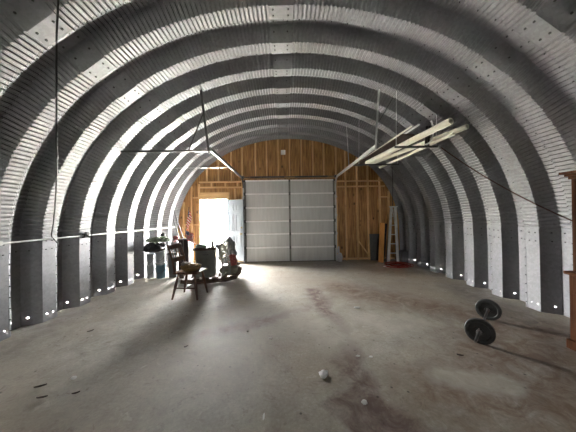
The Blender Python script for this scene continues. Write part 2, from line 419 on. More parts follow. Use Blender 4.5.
def lower_wall(side, name):
    """flat lower panels of one side with rows of bolts and open holes along the base"""
    mb = MB(); HW = 0.005; zb = 0.0 if side < 0 else -0.002
    zs = sorted([zb, 0.10, 0.10+2*HW, 0.5, 0.9, SEAM+0.02])
    rows = []; holes = set()
    for n in range(N_NEAR, 8):
        y0 = Y_RIB+PITCH*n
        prof = RIB[:]
        def dep(d):
            pr = RIB+[(PITCH, 0.0)]
            for (a, ea), (b, eb) in zip(pr, pr[1:]):
                if a <= d <= b: return ea+(eb-ea)*(d-a)/(b-a)
        jit = random.Random(n*3+side)
        for h in (0.045, 0.135, 0.36, 0.525):
            h += jit.uniform(-0.012, 0.012)
            prof += [(h-HW, dep(h-HW)), (h+HW, dep(h+HW))]
            holes.add(round(y0+h-HW, 4))
        rows += [(y0+d, e) for d, e in sorted(prof)]
    rows.append((Y_END, 0.0))
    vs = [(CX+side*(A+e) if z <= ZC else arch_x(z, side, e), y, z) for z in zs for y, e in rows]
    m = len(rows); fs = []
    for i in range(len(zs)-1):
        for j in range(m-1):
            if abs(zs[i]-0.10) < 1e-6 and round(rows[j][0], 4) in holes: continue
            fs.append((i*m+j, i*m+j+1, (i+1)*m+j+1, (i+1)*m+j))
    mb.add(vs, fs)
    for n in range(-3, 8):
        y0 = Y_RIB+PITCH*n
        for z in (SEAM-0.045, SEAM-0.17):
            for dy, d in ((0.05, 0), (0.135, 0), (0.33, 0.185), (0.43, 0.185), (0.53, 0.111)):
                x = CX+side*(A+d) if z <= ZC else arch_x(z, side, d)
                mb.tube([(x, y0+dy, z), (x-side*0.012, y0+dy, z)], [0.012, 0.008], 6, 1)
        for k in range(8):
            z = 0.08+k*0.14; x = CX+side*(A+0.008)
            mb.tube([(x, y0+0.210, z), (x-side*0.012, y0+0.210, z)], [0.009, 0.006], 6, 1)
    for y in (Y_END, Y_RIB+PITCH*N_NEAR):
        x = CX+side*A; mb.add([(x, y, 0), (x+side*0.32, y, 0), (x+side*0.32, y, SEAM+0.1), (x, y, SEAM+0.1)], [(0, 1, 2, 3)])
        xo = x+side*0.14; y2 = YW_OUT if y > 0 else y-0.03
        mb.add([(xo, y, 0), (xo, y2, 0), (xo, y2, SEAM+0.1), (xo, y, SEAM+0.1)], [(0, 1, 2, 3)])
    return struct(mb.build(name, [M['steel'], M['bolt']]))
lower_wall(-1, 'wall_left'); lower_wall(1, 'wall_right')

# ------------------------------------------------------------------ floor and yard
f = MB(); f.span((CX-A-0.35, -9.4, -0.2), (CX+A+0.35, 7.75, 0.0)); struct(f.build('floor', M['concrete']))
g = MB(); g.span((-45, -40, -0.32), (45, 60, -0.12)); struct(g.build('ground', M['yardgrass']))

# ------------------------------------------------------------------ back wall with its framing
YW = 7.55                       # face of the studs
DX0, DX1, DZ = -2.78, -1.87, 2.085     # walk-in doorway
def end_wall(name, y0, y1, holes):
    xs = sorted({round(CX-A-0.3+i*0.1, 3) for i in range(int((2*A+0.6)/0.1)+1)} | {CX+A+0.3} | {v for h in holes for v in h[:2]})
    mb = MB()
    for a, b in zip(xs, xs[1:]):
        mid = (a+b)/2; za = arch_z(a, 0.3) if abs(a-CX) < A+0.3 else ZC; zb = arch_z(b, 0.3) if abs(b-CX) < A+0.3 else ZC
        cuts = [0.0]
        for h in holes:
            if h[0]-1e-6 < mid < h[1]+1e-6: cuts += [h[2], h[3]]
        cuts.append(None)
        for lo, hi in zip(cuts[0::2], cuts[1::2]):
            if hi is not None and hi-lo < 1e-4: continue
            ta, tb = (za, zb) if hi is None else (hi, hi)
            vs = [(a, y0, lo), (b, y0, lo), (b, y0, tb), (a, y0, ta), (a, y1, lo), (b, y1, lo), (b, y1, tb), (a, y1, ta)]
            mb.add(vs, [(0, 1, 2, 3), (5, 4, 7, 6), (0, 4, 5, 1), (3, 2, 6, 7), (1, 5, 6, 2), (4, 0, 3, 7)])
    return mb
wb = struct(end_wall('wall_back', YW+0.09, YW+0.115, [(DX0, DX1, 0.0, DZ)]).build('wall_back', M['ply']))
def stud(x, z0=0.0, z1=None, w=0.04):
    mb = MB(); z1 = z1 if z1 is not None else min(arch_z(x-w/2, 0.02), arch_z(x+w/2, 0.02))
    mb.span((x-w/2, YW, z0), (x+w/2, YW+0.09, z1)); mb.build('stud', M['stud'], wb)
def rail(x0, x1, z, h=0.04, name='header'):
    mb = MB(); mb.span((x0, YW+0.001, z-h/2), (x1, YW+0.09, z+h/2)); mb.build(name, M['studx'], wb)
GX0, GX1, GZ = -1.36, 1.68, 2.68      # overhead door, inside edges of its jambs
for x in (-0.95, -0.58, -0.20, 0.18, 0.57, 0.95, 1.31): stud(x, 2.80)
rail(GX0-0.03, GX1+0.03, 2.775, 0.05)
for x in (GX0-0.035, GX1+0.035): stud(x)
# right of the overhead door: studs, double plate, sill
for x in (2.02, 2.40, 2.76): stud(x)
stud(3.15, 0.72, None); stud(3.45)
rail(GX1+0.06, 3.28, 2.62); rail(GX1+0.06, 3.32, 2.44); rail(3.17, 3.43, 2.08); rail(GX1+0.06, 3.6, 0.045, 0.05, 'sill_plate')
# left: jacks, headers above the walk-in doorway, sill
stud(DX0-0.03, 0, 2.58); stud(DX1+0.03, 0, DZ+0.02); stud(-1.63, DZ, 2.42); stud(-3.05, 0); stud(-3.32, 0)
rail(DX0-0.02, GX0-0.06, 2.645, 0.045); rail(DX0-0.02, GX0-0.06, 2.47, 0.045)
for x in (-2.40, -1.95, -1.55): stud(x, 2.49, 2.622)
for x in (-2.55, -2.17, -1.75): stud(x, 2.668)
rail(DX0+0.0, DX1+0.05, DZ+0.115, 0.20); rail(-3.05, DX0-0.05, 2.14); rail(-3.32, DX0-0.05, 1.25); rail(-3.5, DX0-0.05, 0.045, 0.05, 'sill_plate')
rail(DX1+0.05, GX0-0.06, 0.045, 0.05, 'sill_plate')
# white casing of the doorway's reveal
tr = MB()
for x0, x1 in ((DX0-0.001, DX0+0.018), (DX1-0.018, DX1+0.001)): tr.span((x0, YW-0.005, 0), (x1, YW+0.13, DZ))
tr.span((DX0, YW-0.005, DZ-0.018), (DX1, YW+0.13, DZ+0.001)); struct(tr.build('trim_1', M['white']))
# loose brace lying against the studs
bm_ = MB(); bm_.beam((2.42, YW-0.012, 0.62), (2.78, YW-0.012, 0.10), 0.02, 0.04); bm_.build('brace', M['stud'], wb)
# front wall, behind the camera, with an unseen opening added for fill light
FILL_OPENING = [(-0.1, 0.45, 1.2, 1.62)]
struct(end_wall('wall_front', -9.22, -9.195, FILL_OPENING).build('wall_front', M['oldwood']))

wf = MB(); h0, h1, h2, h3 = FILL_OPENING[0]  # casing around the added fill-light opening, out of view
for lo, hi in (((h0-0.07, h2-0.07), (h0, h3+0.07)), ((h1, h2-0.07), (h1+0.07, h3+0.07)), ((h0, h2-0.07), (h1, h2)), ((h0, h3), (h1, h3+0.07))):
    wf.span((lo[0], -9.195, lo[1]), (hi[0], -9.175, hi[1]))
struct(wf.build('fill_opening_trim', M['stud']))
# overhead garage door: six sections
gd = bpy.data.objects.new('door_1', None); COL.objects.link(gd); gd.location = ((GX0+GX1)/2, YW-0.06, 0); struct(gd)
zc = [0.02, 0.50, 0.94, 1.355, 1.80, 2.245, 2.68]
YD = YW-0.035
for k in range(6):
    z0, z1 = zc[k], zc[k+1]-0.004
    p = MB(); p.span((GX0+0.03, YD, z0), (GX1-0.03, YD+0.03, z1))
    xm = (GX0+GX1)/2
    for xa, xb in ((GX0+0.10, xm-0.05), (xm+0.05, GX1-0.10)):      # pressed ribs in each half
        n = 22
        for i in range(n):
            x = xa+(xb-xa)*(i+0.5)/n; p.span((x-0.022, YD-0.005, z0+0.06), (x+0.022, YD+0.001, z1-0.05))
    sec = p.build('section', M['doorgrey'], gd)
    q = MB(); q.span((GX0+0.05, YD-0.032, z1-0.045), (GX1-0.05, YD, z1)); q.span((GX0+0.05, YD-0.034, z1-0.046), (GX1-0.05, YD-0.018, z1-0.036))
    q.build('rail', M['doorrail'], sec)
    q = MB()
    for x in (xm, GX0+0.07, GX1-0.07): q.span((x-0.03, YD-0.012, z0), (x+0.03, YD, z1-0.047))
    q.build('stile', M['trunk'], sec)
    q = MB()
    for x in (xm, GX0+0.06, GX1-0.06): q.span((x-0.03, YD-0.042, z1-0.07), (x+0.03, YD-0.03, z1+0.03 if k < 5 else z1))
    q.build('hinge', M['darksteel'], sec)
q = MB(); q.span((GX0+0.03, YD, 0.0), (GX1-0.03, YD+0.03, 0.022)); q.build('bottom_seal', M['black'], gd)
t = MB(); t.tube([(GX0, YD-0.08, 2.76), (GX1, YD-0.08, 2.76)], 0.016, 10); t.build('torsion_tube', M['darksteel'], gd)
for x0, x1 in ((-1.1, 0.0), (0.35, 1.4)):
    t = MB(); t.tube([(x0+(x1-x0)*i/60, YD-0.08, 2.76) for i in range(61)], [0.03 if i % 2 else 0.024 for i in range(61)], 10); t.build('spring', M['darksteel'], gd)
for x in (GX0+0.02, GX1-0.02):
    t = MB(); t.lathe([(0.0, -0.03), (0.06, -0.03), (0.06, -0.02), (0.04, -0.015), (0.04, 0.015), (0.06, 0.02), (0.06, 0.03), (0, 0.03)], (x, YD-0.08, 2.76), (1, 0, 0), 18); t.build('cable_drum', M['darksteel'], gd)

def track(x, yend, label, side):
    r = thing('door_track', label, 'door track', (x, yend, 2.72))
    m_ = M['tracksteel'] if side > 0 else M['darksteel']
    b = MB(); xv = x
    def channel(pts, mb):
        for p, q in zip(pts, pts[1:]):
            p, q = Vector(p), Vector(q); d = (q-p).normalized(); nrm = Vector((1, 0, 0)).cross(d)
            mb.beam(p, q, 0.006, 0.06, up=nrm)
            for k in (-0.03, 0.03): mb.beam(p+nrm*k+Vector((side*-0.012, 0, 0)), q+nrm*k+Vector((side*-0.012, 0, 0)), 0.028, 0.006, up=nrm)
    channel([(xv, yend, 2.72), (xv, YD-0.36, 2.72)], b); b.build('horizontal_track', m_, r)
    b = MB(); channel([(xv, YD-0.36+0.30*math.sin(w), 2.42+0.30*math.cos(w)) for w in [PI/2*i/8 for i in range(9)]], b); b.build('curve', m_, r)
    b = MB(); channel([(xv, YD-0.06, 2.42), (xv, YD-0.06, 0.01)], b); b.build('vertical_track', M['tracksteel'], r)
    for z in (0.3, 0.9, 1.5, 2.1):
        b = MB(); b.span((xv-0.03, YD-0.06, z-0.03), (xv+0.03, YW+0.0, z+0.03)); b.build('bracket', M['tracksteel'], r)
    return r
tl = track(GX0+0.01, 4.20, 'dark overhead door track hung on the side of the open walk-in door', -1)
trk = track(GX1-0.01, 4.15, 'pale steel overhead door track beside the rack of stored boards', 1)
def strap(name, p0, p1, w, mat, parent, ang=True):
    b = MB(); b.beam(p0, p1, w, 0.006)
    if ang: b.beam(Vector(p0)+Vector((w/2, 0, -w/2)), Vector(p1)+Vector((w/2, 0, -w/2)), 0.006, w)
    return b.build(name, mat, parent)
xl = GX0+0.01
h = MB(); h.beam((xl-0.02, 4.22, 2.65), (-1.46, 4.10, arch_z(-1.46)+0.02), 0.035, 0.02, up=(0, 1, 0)); h.build('hanger', M['darksteel'], tl)
h = MB(); h.beam((-1.74, 4.22, 2.70), (-1.45, 4.15, 3.33), 0.02, 0.012, up=(0, 1, 0)); h.build('diagonal_brace', M['darksteel'], tl)
h = MB(); h.beam((arch_x(2.70, -1)-0.05, 4.22, 2.70), (xl+0.02, 4.22, 2.70), 0.03, 0.03); h.build('cross_brace', M['darksteel'], tl)
h = MB(); h.beam((arch_x(2.74, -1)-0.05, 5.75, 2.72), (xl, 5.75, 2.72), 0.012, 0.012); h.build('cross_brace', M['tracksteel'], tl)
xr = GX1-0.01
h = MB(); h.beam((xr, 4.17, 2.66), (1.73, 4.12, arch_z(1.73)+0.02), 0.03, 0.018, up=(0, 1, 0)); h.build('hanger', M['tracksteel'], trk)
h = MB(); h.beam((1.71, 4.12, 3.15), (2.02, 4.2, arch_z(2.02)+0.02), 0.016, 0.012, up=(0, 1, 0)); h.build('diagonal_brace', M['darksteel'], trk)
h = MB(); h.beam((xr, 5.9, 2.68), (1.62, 5.9, arch_z(1.62)+0.02), 0.016, 0.012, up=(0, 1, 0)); h.build('hanger', M['tracksteel'], trk)

# walk-in door leaf, swung inward
hx, hy = DX1-0.0, YW-0.01; ang = math.radians(-25); dw, dt = 0.64, 0.045
dr = bpy.data.objects.new('door_2', None); COL.objects.link(dr); dr.location = (hx, hy, 0.10); struct(dr)
def dbox(mb, x0, x1, y0, y1, z0, z1, bev=0.0): mb.span((hx+x0, hy+y0, 0.10+z0), (hx+x1, hy+y1, 0.10+z1), 0, bev)
d = MB(); dbox(d, 0, dw, -dt, 0, 0, 1.94); d.build('door_leaf', M['doorpaint'], dr)
for x0, x1 in ((0.07, 0.28), (0.36, 0.57)):
    for z0, z1 in ((0.22, 0.78), (0.93, 1.48), (1.59, 1.82)):
        d = MB()
        for (a, b, c_, e) in ((x0, x1, z0, z0+0.025), (x0, x1, z1-0.025, z1), (x0, x0+0.025, z0, z1), (x1-0.025, x1, z0, z1)):
            dbox(d, a, b, -dt-0.010, -dt, c_, e, 0.004); 
        dbox(d, x0+0.05, x1-0.05, -dt-0.008, -dt, z0+0.05, z1-0.05, 0.004)
        d.build('raised_panel', M['doorpaint'], dr)
d = MB(); d.lathe([(0, 0.0), (0.032, 0.0), (0.032, 0.008), (0.014, 0.012), (0.014, 0.03), (0.03, 0.04), (0.032, 0.06), (0.02, 0.072), (0, 0.074)], (hx+dw-0.07, hy-dt, 0.95), (0, -1, 0), 18); d.build('knob', M['brass'], dr, True)
d = MB(); d.lathe([(0, 0.0), (0.03, 0.0), (0.028, 0.014), (0, 0.016)], (hx+dw-0.07, hy-dt, 1.15), (0, -1, 0), 18); d.span((hx+dw-0.076, hy-dt-0.03, 1.13), (hx+dw-0.064, hy-dt-0.014, 1.17)); d.build('deadbolt', M['brass'], dr, True)
dr.rotation_euler = (0, 0, ang)

# small white box on the boards over the overhead door
jb = MB(); jb.box((-0.03, YW+0.06, 3.60), (0.15, 0.06, 0.15), None, 0, 0.012); jb.box((-0.03, YW+0.028, 3.60), (0.11, 0.02, 0.11), None, 0, 0.006)
tag(jb.build('junction_box', M['white'], origin=(-0.03, YW+0.09, 3.60)), 'small square white box mounted high on the wooden end wall', 'electrical box')

# ------------------------------------------------------------------ conduit and cables
xcl = CX-A+0.035
cd = thing('wall_conduit', 'thin grey metal rod running level along the left metal wall', 'conduit', (xcl, 0.5, 1.18))
b = MB(); b.tube([(xcl, 0.5, 1.20), (xcl, 7.35, 1.20)], 0.013, 10); b.build('rod', M['aluminium'], cd, True)
for y in (1.66, 2.86, 5.25, 6.45):
    b = MB(); b.box((xcl-0.012, y, 1.20), (0.045, 0.03, 0.05), None, 0, 0.006); b.build('clip', M['aluminium'], cd)
cl = MB(); cl.box((xcl, 4.05, 1.20), (0.06, 0.10, 0.075), None, 0, 0.012); cl.box((xcl+0.02, 4.05, 1.235), (0.05, 0.05, 0.05), None, 0, 0.01); cl.tube([(xcl+0.03, 4.05, 1.2), (xcl+0.09, 4.02, 1.17)], 0.014, 8)
tag(cl.build('spring_clamp', M['black'], origin=(xcl, 4.05, 1.17)), 'small black clamp fixed on the rod along the left wall', 'clamp')
# hanging black cable, from the ceiling down to the rod
def img(px, py, Y):
    dx, dy = px-285, 216.5-py; return Vector(((dx+dy*0.0157)*Y/230, Y, 1.475+(dy-dx*0.0157)*Y/230))
cable_pts = [(-1.93, 2.02, 3.545), (-1.951, 2.03, 3.40), (-2.045, 2.11, 3.18), (-2.15, 2.21, 2.93), (-2.30, 2.36, 2.63), (-2.49, 2.55, 2.34), (-2.68, 2.745, 2.08), (-2.875, 2.93, 1.85), (-3.07, 3.11, 1.64), (-3.28, 3.30, 1.43), (-3.43, 3.42, 1.27), (-3.452, 3.45, 1.225), (-3.42, 3.50, 1.13)]
b = MB(); b.tube(cable_pts, 0.0075, 8)
tag(b.build('hanging_cable', M['black'], None, True, origin=cable_pts[0]), 'black cable hanging from the ceiling down to the rod on the left wall', 'cable')
p0, p1 = Vector((2.50, 3.62, 2.53)), Vector((3.72, 2.60, 1.20))
b = MB(); b.tube([p0.lerp(p1, i/24)+Vector((0, 0, -0.10*4*(i/24)*(1-i/24))) for i in range(25)], 0.008, 8)
tag(b.build('rope_cord', M['rope'], None, True, origin=p0), 'thin brown rope strung from the overhead rack to the right wall', 'rope')

# ------------------------------------------------------------------ rack and the long goods on it
rk = thing('hanging_rack', 'dark metal rack hung from the right of the vault holding boards', 'rack', (2.3, 4.6, 2.62))
for y in (3.98, 5.35):
    b = MB(); b.beam((1.72 if y > 5 else 1.93, y, 2.655), (2.68, y, 2.655), 0.03, 0.03); b.build('crossbar', M['darksteel'], rk)
    for x in ((1.745, 2.655) if y > 5 else (1.955, 2.655)):
        b = MB(); b.tube([(x, y, 2.66), (x+0.02, y, arch_z(x+0.02)+0.03)], 0.005, 6); b.build('hanger', M['tracksteel'], rk)
b = MB(); b.tube([(2.44+0.14*math.sin(w), 3.93, 2.68+0.24*(1-math.cos(w))/1.0) for w in [PI*0.75*i/12 for i in range(13)]][::-1], 0.014, 8); b.build('curved_bracket', M['aluminium'], rk, True)
for x in (2.455, 2.50):
    b = MB(); b.beam((x, 3.952, 2.64), (x+0.03, 3.952, 3.0), 0.03, 0.02, up=(0, 1, 0)); b.build('post', M['darksteel'], rk)
def pipe(name, p0, p1, r, label, cat, mat, hollow=True):
    p0, p1 = Vector(p0), Vector(p1); L_ = (p1-p0).length; ax = p1-p0
    b = MB(); b.lathe([(r*0.8, 0.0), (r, 0.0), (r, 0.06), (r*1.0, L_-0.06), (r, L_), (r*0.8, L_), (r*0.8, L_-0.3), (0, L_-0.3)] , p0, ax, 16)
    b.lathe([(0, 0.3), (r*0.8, 0.3), (r*0.8, 0.0)], p0, ax, 16)
    return tag(b.build(name, mat, None, True, origin=p0), label, cat)
pipe('plastic_pipe', (1.99, 5.50, 2.735), (2.47, 3.36, 2.845), 0.052, 'thick cream plastic pipe lying on the overhead rack', 'pipe', M['cream'])
pipe('plastic_pipe', (2.14, 5.62, 2.742), (2.76, 3.42, 2.785), 0.040, 'slimmer cream pipe reaching furthest out of the overhead rack', 'pipe', M['cream'])
pipe('plastic_pipe', (2.47, 5.90, 2.70), (2.60, 3.48, 2.70), 0.026, 'thin pale pipe on the outer edge of the overhead rack', 'pipe', M['cream'])
b = MB(); b.beam((1.93, 6.05, 2.782), (2.20, 4.03, 2.888), 0.24, 0.018); tag(b.build('board', M['brownboard'], origin=(2.0, 6.05, 2.80)), 'dark brown board on the overhead rack next to the door track', 'board')
b = MB(); b.beam((2.22, 5.9, 2.792), (2.48, 4.03, 2.894), 0.26, 0.018); tag(b.build('board', M['brownboard'], origin=(2.2, 5.9, 2.79)), 'dark brown board lying on the pipes at the outer side of the rack', 'board')
b = MB(); b.beam((1.88, 5.9, 2.810), (2.10, 3.75, 2.924), 0.025, 0.02); tag(b.build('trim_strip', M['cream'], origin=(1.86, 5.9, 2.83)), 'thin pale wooden strip on the inner edge of the rack', 'strip')
b = MB(); b.beam((1.95, 5.9, 2.810), (2.19, 3.68, 2.928), 0.03, 0.02); tag(b.build('trim_strip', M['aluminium'], origin=(1.92, 5.9, 2.86)), 'thin grey metal strip above the brown boards of the rack', 'strip')

# ------------------------------------------------------------------ barbell
bc0, bc1, R = Vector((2.19, 2.589, 0.14)), Vector((2.80, 3.16, 0.14)), 0.14
ax = (bc1-bc0).normalized()
bb = thing('barbell', 'grey barbell with a round plate near each end on the concrete floor', 'barbell', (2.5, 2.87, 0))
b = MB(); b.tube([bc0-ax*0.31, bc1+ax*0.31], 0.014, 14); b.build('bar', M['chrome'], bb, True)
PR = [(0.016, -0.022), (0.036, -0.022), (0.04, -0.012), (0.098, -0.012), (0.106, -0.021), (0.133, -0.021), (0.14, -0.014), (0.14, 0.014), (0.133, 0.021), (0.106, 0.021), (0.098, 0.012), (0.04, 0.012), (0.036, 0.022), (0.016, 0.022)]
for cpt, sg in ((bc0, -1), (bc1, 1)):
    b = MB(); b.lathe(PR, cpt, ax, 44); pl = b.build('weight_plate', M['iron'], bb, True)
    b = MB(); b.lathe([(0.014, 0.023), (0.027, 0.023), (0.027, 0.06), (0.02, 0.065), (0.014, 0.065)], cpt, ax*sg, 18); cq = cpt+ax*sg*0.045; b.tube([cq, cq+Vector((0, 0, 0.045))], 0.007, 8); b.build('collar', M['chrome'], bb, True)
    b = MB(); b.lathe([(0.014, -0.04), (0.022, -0.04), (0.022, -0.023), (0.014, -0.023)], cpt, ax*sg, 18); b.build('inner_collar', M['chrome'], bb, True)

# ------------------------------------------------------------------ hutch at the right edge
hu = thing('wooden_hutch', 'dark brown wooden hutch with a cornice against the right metal wall', 'hutch', (3.38, 1.85, 0))
X0, X1, Y0, Y1 = 3.07, 3.70, 1.15, 2.455
b = MB(); b.span((X0-0.025, Y0-0.02, 0), (X1, Y1+0.02, 0.10), 0, 0.006); b.build('plinth', M['hutch'], hu)
b = MB(); b.span((X0, Y0, 0.10), (X1, Y1, 0.80)); b.build('base_cabinet', M['hutch'], hu)
b = MB(); b.span((X0-0.035, Y0-0.03, 0.80), (X1, Y1+0.03, 0.835), 0, 0.01); b.build('counter', M['hutch'], hu)
for y0, y1 in ((Y0+0.04, 1.78), (1.82, Y1-0.04)):
    b = MB(); b.span((X0-0.018, y0, 0.13), (X0, y1, 0.60), 0, 0.004)
    for k in range(1): b.span((X0-0.024, y0+0.07, 0.20), (X0-0.016, y1-0.07, 0.53), 0, 0.003)
    dd = b.build('door', M['hutch'], hu)
    kb = MB(); kb.lathe([(0, 0.03), (0.014, 0.026), (0.014, 0.016), (0.007, 0.01), (0.007, 0)], (X0-0.018, y1-0.05 if y0 < 1.5 else y0+0.05, 0.45), (-1, 0, 0), 14); kb.build('knob', M['brass'], dd, True)
    b = MB(); b.span((X0-0.018, y0, 0.63), (X0, y1, 0.78), 0, 0.004); dd = b.build('drawer', M['hutch'], hu)
    kb = MB(); kb.lathe([(0, 0.03), (0.014, 0.026), (0.014, 0.016), (0.007, 0.01), (0.007, 0)], (X0-0.018, (y0+y1)/2, 0.705), (-1, 0, 0), 14); kb.build('knob', M['brass'], dd, True)
XU = 3.10
for y in (Y0+0.02, Y1-0.025):
    b = MB(); b.span((XU+0.0, y-0.015, 0.835), (3.40, y+0.015, 1.86)); b.build('side_panel', M['hutch'], hu)
b = MB(); b.span((3.385, Y0+0.02, 0.835), (3.40, Y1-0.025, 1.86)); b.build('back_panel', M['hutch'], hu)
for z in (1.18, 1.52): b = MB(); b.span((XU+0.01, Y0+0.03, z), (3.385, Y1-0.03, z+0.02)); b.build('shelf', M['hutch'], hu)
b = MB()
for k, (o, z0, z1) in enumerate(((0.015, 1.83, 1.86), (0.04, 1.86, 1.885), (0.075, 1.885, 1.91))): b.span((XU-o, Y0-o, z0), (3.42, Y1+o*0.6, z1), 0, 0.004)
b.build('cornice', M['hutch'], hu)

# ------------------------------------------------------------------ right back corner
ld = thing('step_ladder', 'folded aluminium step ladder leaning in the back right corner', 'ladder', (3.36, 7.15, 0))
foot = [Vector((3.17, 7.08, 0.0)), Vector((3.46, 7.05, 0.0))]; top = [Vector((3.40, 7.30, 1.72)), Vector((3.52, 7.30, 1.72))]
for a, t_ in zip(foot, top):
    b = MB(); b.beam(a, t_, 0.075, 0.03, up=(0, -1, 0.2)); b.build('rail', M['aluminium'], ld)
for k in range(1, 6):
    b = MB(); p, q = foot[0].lerp(top[0], k/6), foot[1].lerp(top[1], k/6); b.beam(p, q, 0.06, 0.02, up=(0, 0, 1)); b.build('step', M['aluminium'], ld)
b = MB(); b.box((3.46, 7.30, 1.735), (0.22, 0.13, 0.035), None, 0, 0.008); b.build('top_cap', M['aluminium'], ld)
for a, t_ in zip(foot, top):
    b = MB(); b.beam(a+Vector((0.01, 0.14, 0)), t_+Vector((0, 0.04, -0.02)), 0.022, 0.022, up=(0, -1, 0.2)); b.build('rear_leg', M['greybox'], ld)
def lean(name, x0, xt, y0, yt, z1, w, t_, mat, label, cat):
    b = MB(); b.beam((x0, y0, 0.008), (xt, yt, z1), w, t_, up=(0.0, 1, 0)); 
    return tag(b.build(name, mat, origin=(x0, y0, 0)), label, cat)
lean('plank', 2.94, 3.11, 7.08, 7.32, 1.22, 0.155, 0.025, M['orangeboard'], 'bright orange brown plank leaning left of the folded ladder', 'plank')
lean('plank', 3.08, 3.24, 7.33, 7.47, 1.20, 0.17, 0.022, M['black'], 'black board leaning between the orange plank and the ladder', 'board')
lean('panel', 2.93, 2.93, 7.44, 7.52, 0.86, 0.34, 0.02, M['greybox'], 'dark grey panel stood against the back wall behind the orange plank', 'panel')
b = MB(); b.box((3.63, 7.04, 0.17), (0.19, 0.22, 0.34), None, 0, 0.008); b.box((3.63, 7.04, 0.35), (0.21, 0.24, 0.025), None, 0, 0.006); b.box((3.63, 6.925, 0.24), (0.09, 0.01, 0.03), None, 0, 0.003)
tag(b.build('utility_box', M['greybox'], origin=(3.63, 7.04, 0)), 'dark grey box on the floor right of the folded ladder', 'box')
pole = MB(); pole.tube([(3.60, 7.22, 0.0), (3.50, 7.42, 1.66)], 0.014, 8)
tag(pole.build('metal_pole', M['aluminium'], None, True, origin=(3.6, 7.22, 0)), 'thin metal pole leaning in the corner behind the grey box', 'pole')
cp_ = []
rr = random.Random(4)
for i in range(260):
    w = i*2*PI/40; rad = 0.27+0.07*math.sin(i*0.13)+0.03*rr.uniform(-1, 1)*0.4
    cp_.append((3.20+rad*1.1*math.cos(w)+0.03*math.sin(i*0.05), 6.52+rad*0.85*math.sin(w), 0.012+0.011*(i//40)))
b = MB(); b.tube(cp_, 0.011, 6); tag(b.build('extension_cord', M['redcord'], None, True, origin=(3.2, 6.52, 0)), 'coiled dark red cord lying on the floor before the ladder', 'cord')
b = MB(); b.box((2.84, 6.49, 0.02), (0.07, 0.04, 0.04), None, 0, 0.008); b.tube([(2.80, 6.49, 0.02), (2.77, 6.49, 0.02)], 0.012, 8); tag(b.build('plug', M['white'], origin=(2.94, 6.49, 0)), 'small white plug end lying left of the red coil', 'plug')
b = MB(); b.blob((1.73, 7.34, 0.14), (0.085, 0.07, 0.16), 0.25, 2.2, 3, 4, 0.86); b.blob((1.70, 7.36, 0.36), (0.035, 0.03, 0.14), 0.3, 2.0, 5, 3)
tag(b.build('plastic_bag', M['bagwhite'], None, 'all', origin=(1.73, 7.34, 0)), 'crumpled white plastic bag at the right foot of the grey overhead door', 'bag')
b = MB(); b.tube([(2.69, 5.7, 2.67), (2.70, 5.7, 2.2), (2.69, 5.71, 1.70)], 0.006, 6)
tag(b.build('hanging_cable', M['black'], None, True, origin=(2.69, 5.7, 2.67)), 'short black cord dangling below the far end of the overhead rack', 'cord')

# ------------------------------------------------------------------ pile on the left
# chair, its back to the left wall
ch = thing('wooden_chair', 'dark wooden chair with splayed legs and a basket on its seat', 'chair', (-1.80, 4.38, 0))
rot = Matrix.Rotation(math.radians(-6), 3, 'Z'); co_ = Vector((-1.80, 4.38, 0))
def cpt(x, y, z): return co_+rot @ Vector((x, y, z))
b = MB(); b.box(cpt(0, 0, 0.475), (0.46, 0.44, 0.035), rot, 0, 0.014); b.build('seat', M['chairwood'], ch, True)
for sx in (-1, 1):
    for sy in (-1, 1):
        b = MB(); p, q = cpt(sx*0.15, sy*0.15, 0.46), cpt(sx*(0.225 if sx > 0 else 0.25), sy*0.205, 0.0)
        b.tube([p, p.lerp(q, 0.25), p.lerp(q, 0.5), p.lerp(q, 0.8), q], [0.016, 0.022, 0.026, 0.019, 0.016], 10); b.build('leg', M['chairwood'], ch, True)
for sy in (-1, 1):
    b = MB(); b.tube([cpt(-0.20, sy*0.18, 0.20), cpt(0.19, sy*0.18, 0.20)], 0.012, 8); b.build('stretcher', M['chairwood'], ch, True)
b = MB(); b.tube([cpt(0, -0.18, 0.20), cpt(0, 0.18, 0.20)], 0.012, 8); b.build('stretcher', M['chairwood'], ch, True)
for sy in (-1, 1):
    b = MB(); b.tube([cpt(-0.20, sy*0.19, 0.48), cpt(-0.25, sy*0.195, 0.75), cpt(-0.33, sy*0.20, 1.0)], [0.022, 0.02, 0.016], 10); b.build('back_post', M['chairwood'], ch, True)
for z, o in ((0.94, -0.31), (0.70, -0.24)):
    b = MB(); b.box(cpt(o, 0, z), (0.022, 0.38, 0.085), rot @ Matrix.Rotation(-0.28, 3, 'Y'), 0, 0.008); b.build('back_slat', M['chairwood'], ch)
for sy in (-0.1, 0, 0.1):
    b = MB(); b.tube([cpt(-0.245, sy, 0.70), cpt(-0.31, sy, 0.93)], 0.009, 8); b.build('spindle', M['chairwood'], ch, True)
bk = thing('wicker_basket', 'low brown wicker basket filled with odds and ends on the chair', 'basket', (-1.79, 4.37, 0.493))
b = MB(); b.lathe([(0.0, 0.004), (0.13, 0.004), (0.165, 0.03), (0.185, 0.075), (0.192, 0.078), (0.188, 0.085), (0.176, 0.08), (0.158, 0.036), (0.12, 0.014), (0, 0.012)], (-1.79, 4.37, 0.493), (0, 0, 1), 36); b.build('bowl', M['wicker'], bk, True)
b = MB(); b.blob((-1.80, 4.36, 0.563), (0.15, 0.15, 0.05), 0.5, 3.0, 2, 4); b.build('contents', M['wicker'], bk, 'all')
b = MB(); b.blob((-1.91, 4.40, 0.60), (0.07, 0.08, 0.045), 0.4, 2.6, 8, 3); b.build('cloth_scrap', M['beige'], bk, 'all')

